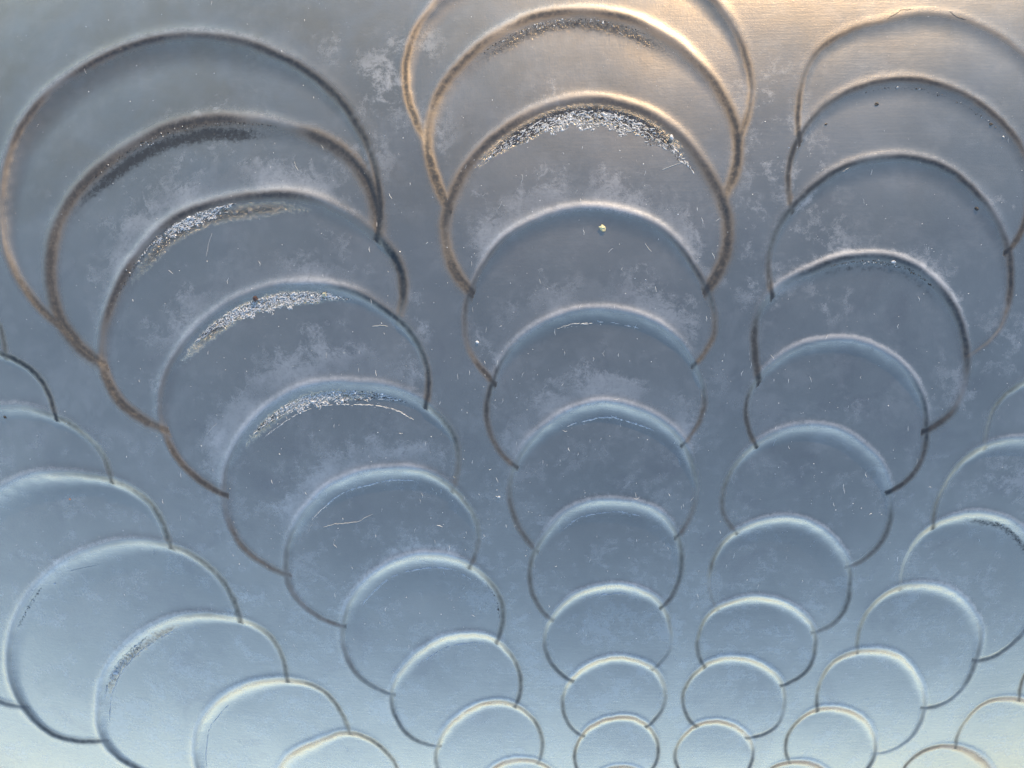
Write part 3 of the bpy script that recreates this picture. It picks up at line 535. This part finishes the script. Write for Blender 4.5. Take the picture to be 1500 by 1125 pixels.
# scallop, from angle, to angle, nearest and farthest distance from the rim (mm), shards, white / cream / brown share, label
GRIT = [
 ('A2', 165, 62, 2.4, 6.2, 520, .05, .0, .15, 'dark crumbly grit in the upper rim of the second scallop of the left row'),
 ('A3', 172, 128, 2.4, 5.5, 260, .10, .0, .05, 'black crumbs down the left rim of the third scallop of the left row'),
 ('A3', 146, 98, 3.4, 11.0, 1200, .68, .0, .0, 'glinting white and black grit along the upper left rim of the third scallop of the left row'),
 ('A4', 152, 58, 5.0, 14.5, 2600, .72, .02, .05, 'wide band of bright white grit under the upper rim of the fourth scallop of the left row'),
 ('A5', 152, 48, 5.4, 13.5, 1900, .66, .03, .10, 'bright white grit with a pale lower edge in the fifth scallop of the left row'),
 ('B1', 136, 60, 5.0, 9.0, 560, .16, .04, .40, 'brown and dark grit under the topmost full rim of the middle row'),
 ('B2', 146, 26, 7.0, 18.0, 3000, .50, .12, .18, 'thickest band of grit, white, cream and black, under the second full rim of the middle row'),
 ('C3', 112, 40, 2.6, 5.2, 330, .04, .0, .10, 'thin dark crumbly grit under a rim halfway up the right hand row'),
 ('C1', 115, 20, 4.5, 6.5, 110, .05, .0, .15, 'sparse dark crumbs inside a pale rim near the upper right corner'),
 ('D3', 80, 25, 4.0, 8.0, 260, .03, .0, .0, 'dark smudgy grit under a bright rim at the right border'),
 ('Z4', 182, 122, 3.5, 9.0, 520, .40, .02, .10, 'grit with white chips in the left rim of a scallop near the lower left corner'),
 ('Z3', 178, 142, 3.2, 5.5, 170, .10, .0, .05, 'thin dark grit inside the left rim of a large scallop near the lower left corner'),
 ('A7', 40, 5, 2.0, 3.4, 60, .05, .0, .5, 'few brown crumbs in the right rim of the seventh scallop of the left row'),
]
GLINT = {'B2': (.36, .22), 'A5': (.36, .22), 'B1': (.42, .15), 'A3': (.5, .3), 'A4': (.5, .45), 'Z4': (.3, .3)}
for (key, a0, a1, s0, s1, n, fw_, fc, fb, lab) in GRIT:
    B = Bits()
    clump = RNG.uniform(0, 1, 12)
    for _ in range(n):
        q = RNG.beta(1.6, 1.6); deg = a0 + (a1 - a0) * q
        taper = math.sin(math.pi * min(max(q, 0.02), 0.98)) ** 0.8
        edge = 1 + 0.18 * math.sin(q * 41 + clump[0] * 6) + 0.12 * math.sin(q * 93 + clump[1] * 6)
        s = s0 + (s1 - s0) * taper * edge * RNG.beta(1.3, 1.5)
        x, y = rim_point(key, deg, s)
        loc = math.sin(q * 19 + clump[2] * 6) * .3 + math.sin(s * 1.7 + q * 33) * .25
        bq, bw = GLINT.get(key, (.5, 1.0)); loc += 0.9 * math.exp(-((q - bq) / bw) ** 2) - 0.55
        r = RNG.uniform()
        wsh = min(max(fw_ * (1 + loc) * (0.35 + 0.9 * taper), 0), .9)
        if r < wsh: col = WHITE[RNG.integers(4)]
        elif r < wsh + fc * (1.6 if 0.3 < q < 0.55 else 0.4): col = CREAM[RNG.integers(3)]
        elif r < wsh + fc + fb: col = BROWN[RNG.integers(3)]
        else: col = DARK[RNG.integers(4)]
        B.shard(x, y, float(np.clip(RNG.lognormal(-0.62, 0.42), .22, 1.9)) * (1.35 if r < wsh else 1.0), col, .35)
        if RNG.uniform() < 0.10 and fw_ > .3:
            L = RNG.uniform(.6, 2.2) / INFO[key][4] * 57.3; tilt = RNG.uniform(-.9, .5)
            B.thread([rim_point(key, deg + L, s - tilt), (x, y), rim_point(key, deg - L, s + tilt)], RNG.uniform(.25, .6), WHITE[RNG.integers(3)])
    tag(B.build('grit', M_GRIT), lab, 'grit', 'grit caught under the rims', 'stuff')

# pale lines where dirty water dried at the foot of a rim
LINES = [('A5', 150, 40, 14.0, .5, 'left', 'fifth'), ('A6', 158, 66, 8.6, 1.0, 'left', 'sixth'), ('A7', 162, 48, 9.0, .9, 'left', 'seventh'),
         ('A8', 150, 60, 7.6, .8, 'left', 'eighth'), ('B4', 118, 62, 7.6, .5, 'middle', 'fifth'), ('B5', 122, 52, 9.2, 1.0, 'middle', 'sixth'),
         ('B6', 138, 60, 8.2, .7, 'middle', 'seventh'), ('B7', 120, 72, 6.4, .8, 'middle', 'eighth'),
         ('Z4', 205, 96, 9.6, .9, 'lower left', 'gritty'), ('Z5', 205, 128, 8.0, .7, 'lower left', 'small')]
for (key, a0, a1, s, st, rowname, which) in LINES:
    B = Bits(); deg = a0; rm = INFO[key][4]
    while deg > a1:
        q = (a0 - deg) / (a0 - a1); tp = math.sin(math.pi * q) ** .6
        dens = st * (0.45 + 0.55 * math.sin(q * 23 + rm) * math.sin(q * 9 + s))
        if RNG.uniform() < 0.30 + 0.7 * dens:
            L = RNG.uniform(1.2, 4.5) / rm * 57.3
            jit = RNG.normal(0, .18) + 0.35 * math.sin(q * 13 + rm) - 1.2 * (1 - tp)
            pts = [rim_point(key, deg - L * i / 3, s + jit + RNG.normal(0, .05)) for i in range(4)]
            B.thread(pts, (0.25 + 0.42 * tp) * st, WHITE[RNG.integers(4)])
            if RNG.uniform() < .35:
                x, y = rim_point(key, deg, s + jit + RNG.normal(0, 1.0)); B.shard(x, y, RNG.uniform(.3, .9), WHITE[RNG.integers(4)], .2)
        deg -= RNG.uniform(.5, 1.3) / rm * 57.3
    tag(B.build('dried_residue', M_SPECK), 'broken thin white line of dried residue under the rim of the %s scallop of the %s row' % (which, rowname),
        'residue', 'dried white lines under the rims', 'stuff')

# loose dust: specks and short lint fibres all over
B = Bits()
for _ in range(3400):
    x, y = RNG.uniform(-360, 350), RNG.uniform(-285, 245)
    dens = math.exp(-((x - 0) / 190) ** 2) * (0.3 + 0.9 * math.exp(-((y + 40) / 120) ** 2)) + .28
    if RNG.uniform() > dens: continue
    B.shard(x, y, float(np.clip(RNG.lognormal(-.88, .5), .18, 1.2)), WHITE[RNG.integers(4)], .25)
for _ in range(260):
    x, y = RNG.normal(20, 130), RNG.normal(-40, 110)
    a = 1.57 + RNG.normal(0, .22) if RNG.uniform() < .75 else RNG.uniform(0, 3.14)
    L = RNG.uniform(.5, 2.0); bend = RNG.normal(0, .25) * L
    B.thread([(x - L * math.cos(a), y - L * math.sin(a)), (x + bend * math.sin(a), y + bend * math.cos(a)), (x + L * math.cos(a), y + L * math.sin(a))],
             RNG.uniform(.2, .34), WHITE[RNG.integers(4)])
tag(B.build('dust_specks', M_SPECK), 'white dust specks and short lint fibres scattered over the metal sheet', 'dust', None, 'stuff')
B = Bits()
for pts in HAIRS:
    fine = []
    for (p, q) in zip(pts[:-1], pts[1:]):
        for k in range(4): fine.append((p[0] + (q[0] - p[0]) * k / 4 + RNG.normal(0, .15), p[1] + (q[1] - p[1]) * k / 4 + RNG.normal(0, .15)))
    fine.append(pts[-1])
    B.thread(fine, .34, (.40, .43, .45) if pts[0][1] < 200 or pts[0][0] < 150 else (.05, .045, .04))
tag(B.build('lint_hairs', M_SPECK), 'pale curled hairs and scratch-like threads lying on the metal sheet', 'lint', None, 'stuff')

# single bits large enough to pick out
for (nm, x, y, size, col, lab, cat) in SINGLES:
    bm = bmesh.new(); bmesh.ops.create_icosphere(bm, subdivisions=2, radius=0.5)
    sx, sy, sz = RNG.uniform(.7, 1.1), RNG.uniform(.5, .8), RNG.uniform(.25, .4)
    ph = RNG.uniform(0, 6, 3)
    for v in bm.verts:
        c = v.co; k = 1 + .28 * math.sin(5 * c.x * 2 + ph[0]) * math.cos(9 * c.y + ph[1]) + .16 * math.sin(14 * c.z + 8 * c.x + ph[2]) + RNG.normal(0, .06)
        v.co = Vector((c.x * sx * k, c.y * sy * k, c.z * sz * k)) * size * 0.001
    me = bpy.data.meshes.new(nm); bm.to_mesh(me); bm.free()
    a = me.attributes.new('tint', 'FLOAT_COLOR', 'POINT')
    a.data.foreach_set('color', np.tile([*col, 1.0], len(me.vertices)).astype(np.float32))
    me.materials.append(M_GRIT if nm == 'chip' else M_SPECK)
    o = bpy.data.objects.new(nm, me); C.objects.link(o)
    p, n = surf(x, y)
    q = Vector(n).to_track_quat('Z', 'Y'); o.rotation_mode = 'QUATERNION'
    o.rotation_quaternion = q @ Vector((0, 0, 1)).rotation_difference(Vector((0, 0, 1)))
    o.location = Vector(p) + Vector(n) * size * 0.00010
    tag(o, lab, cat)
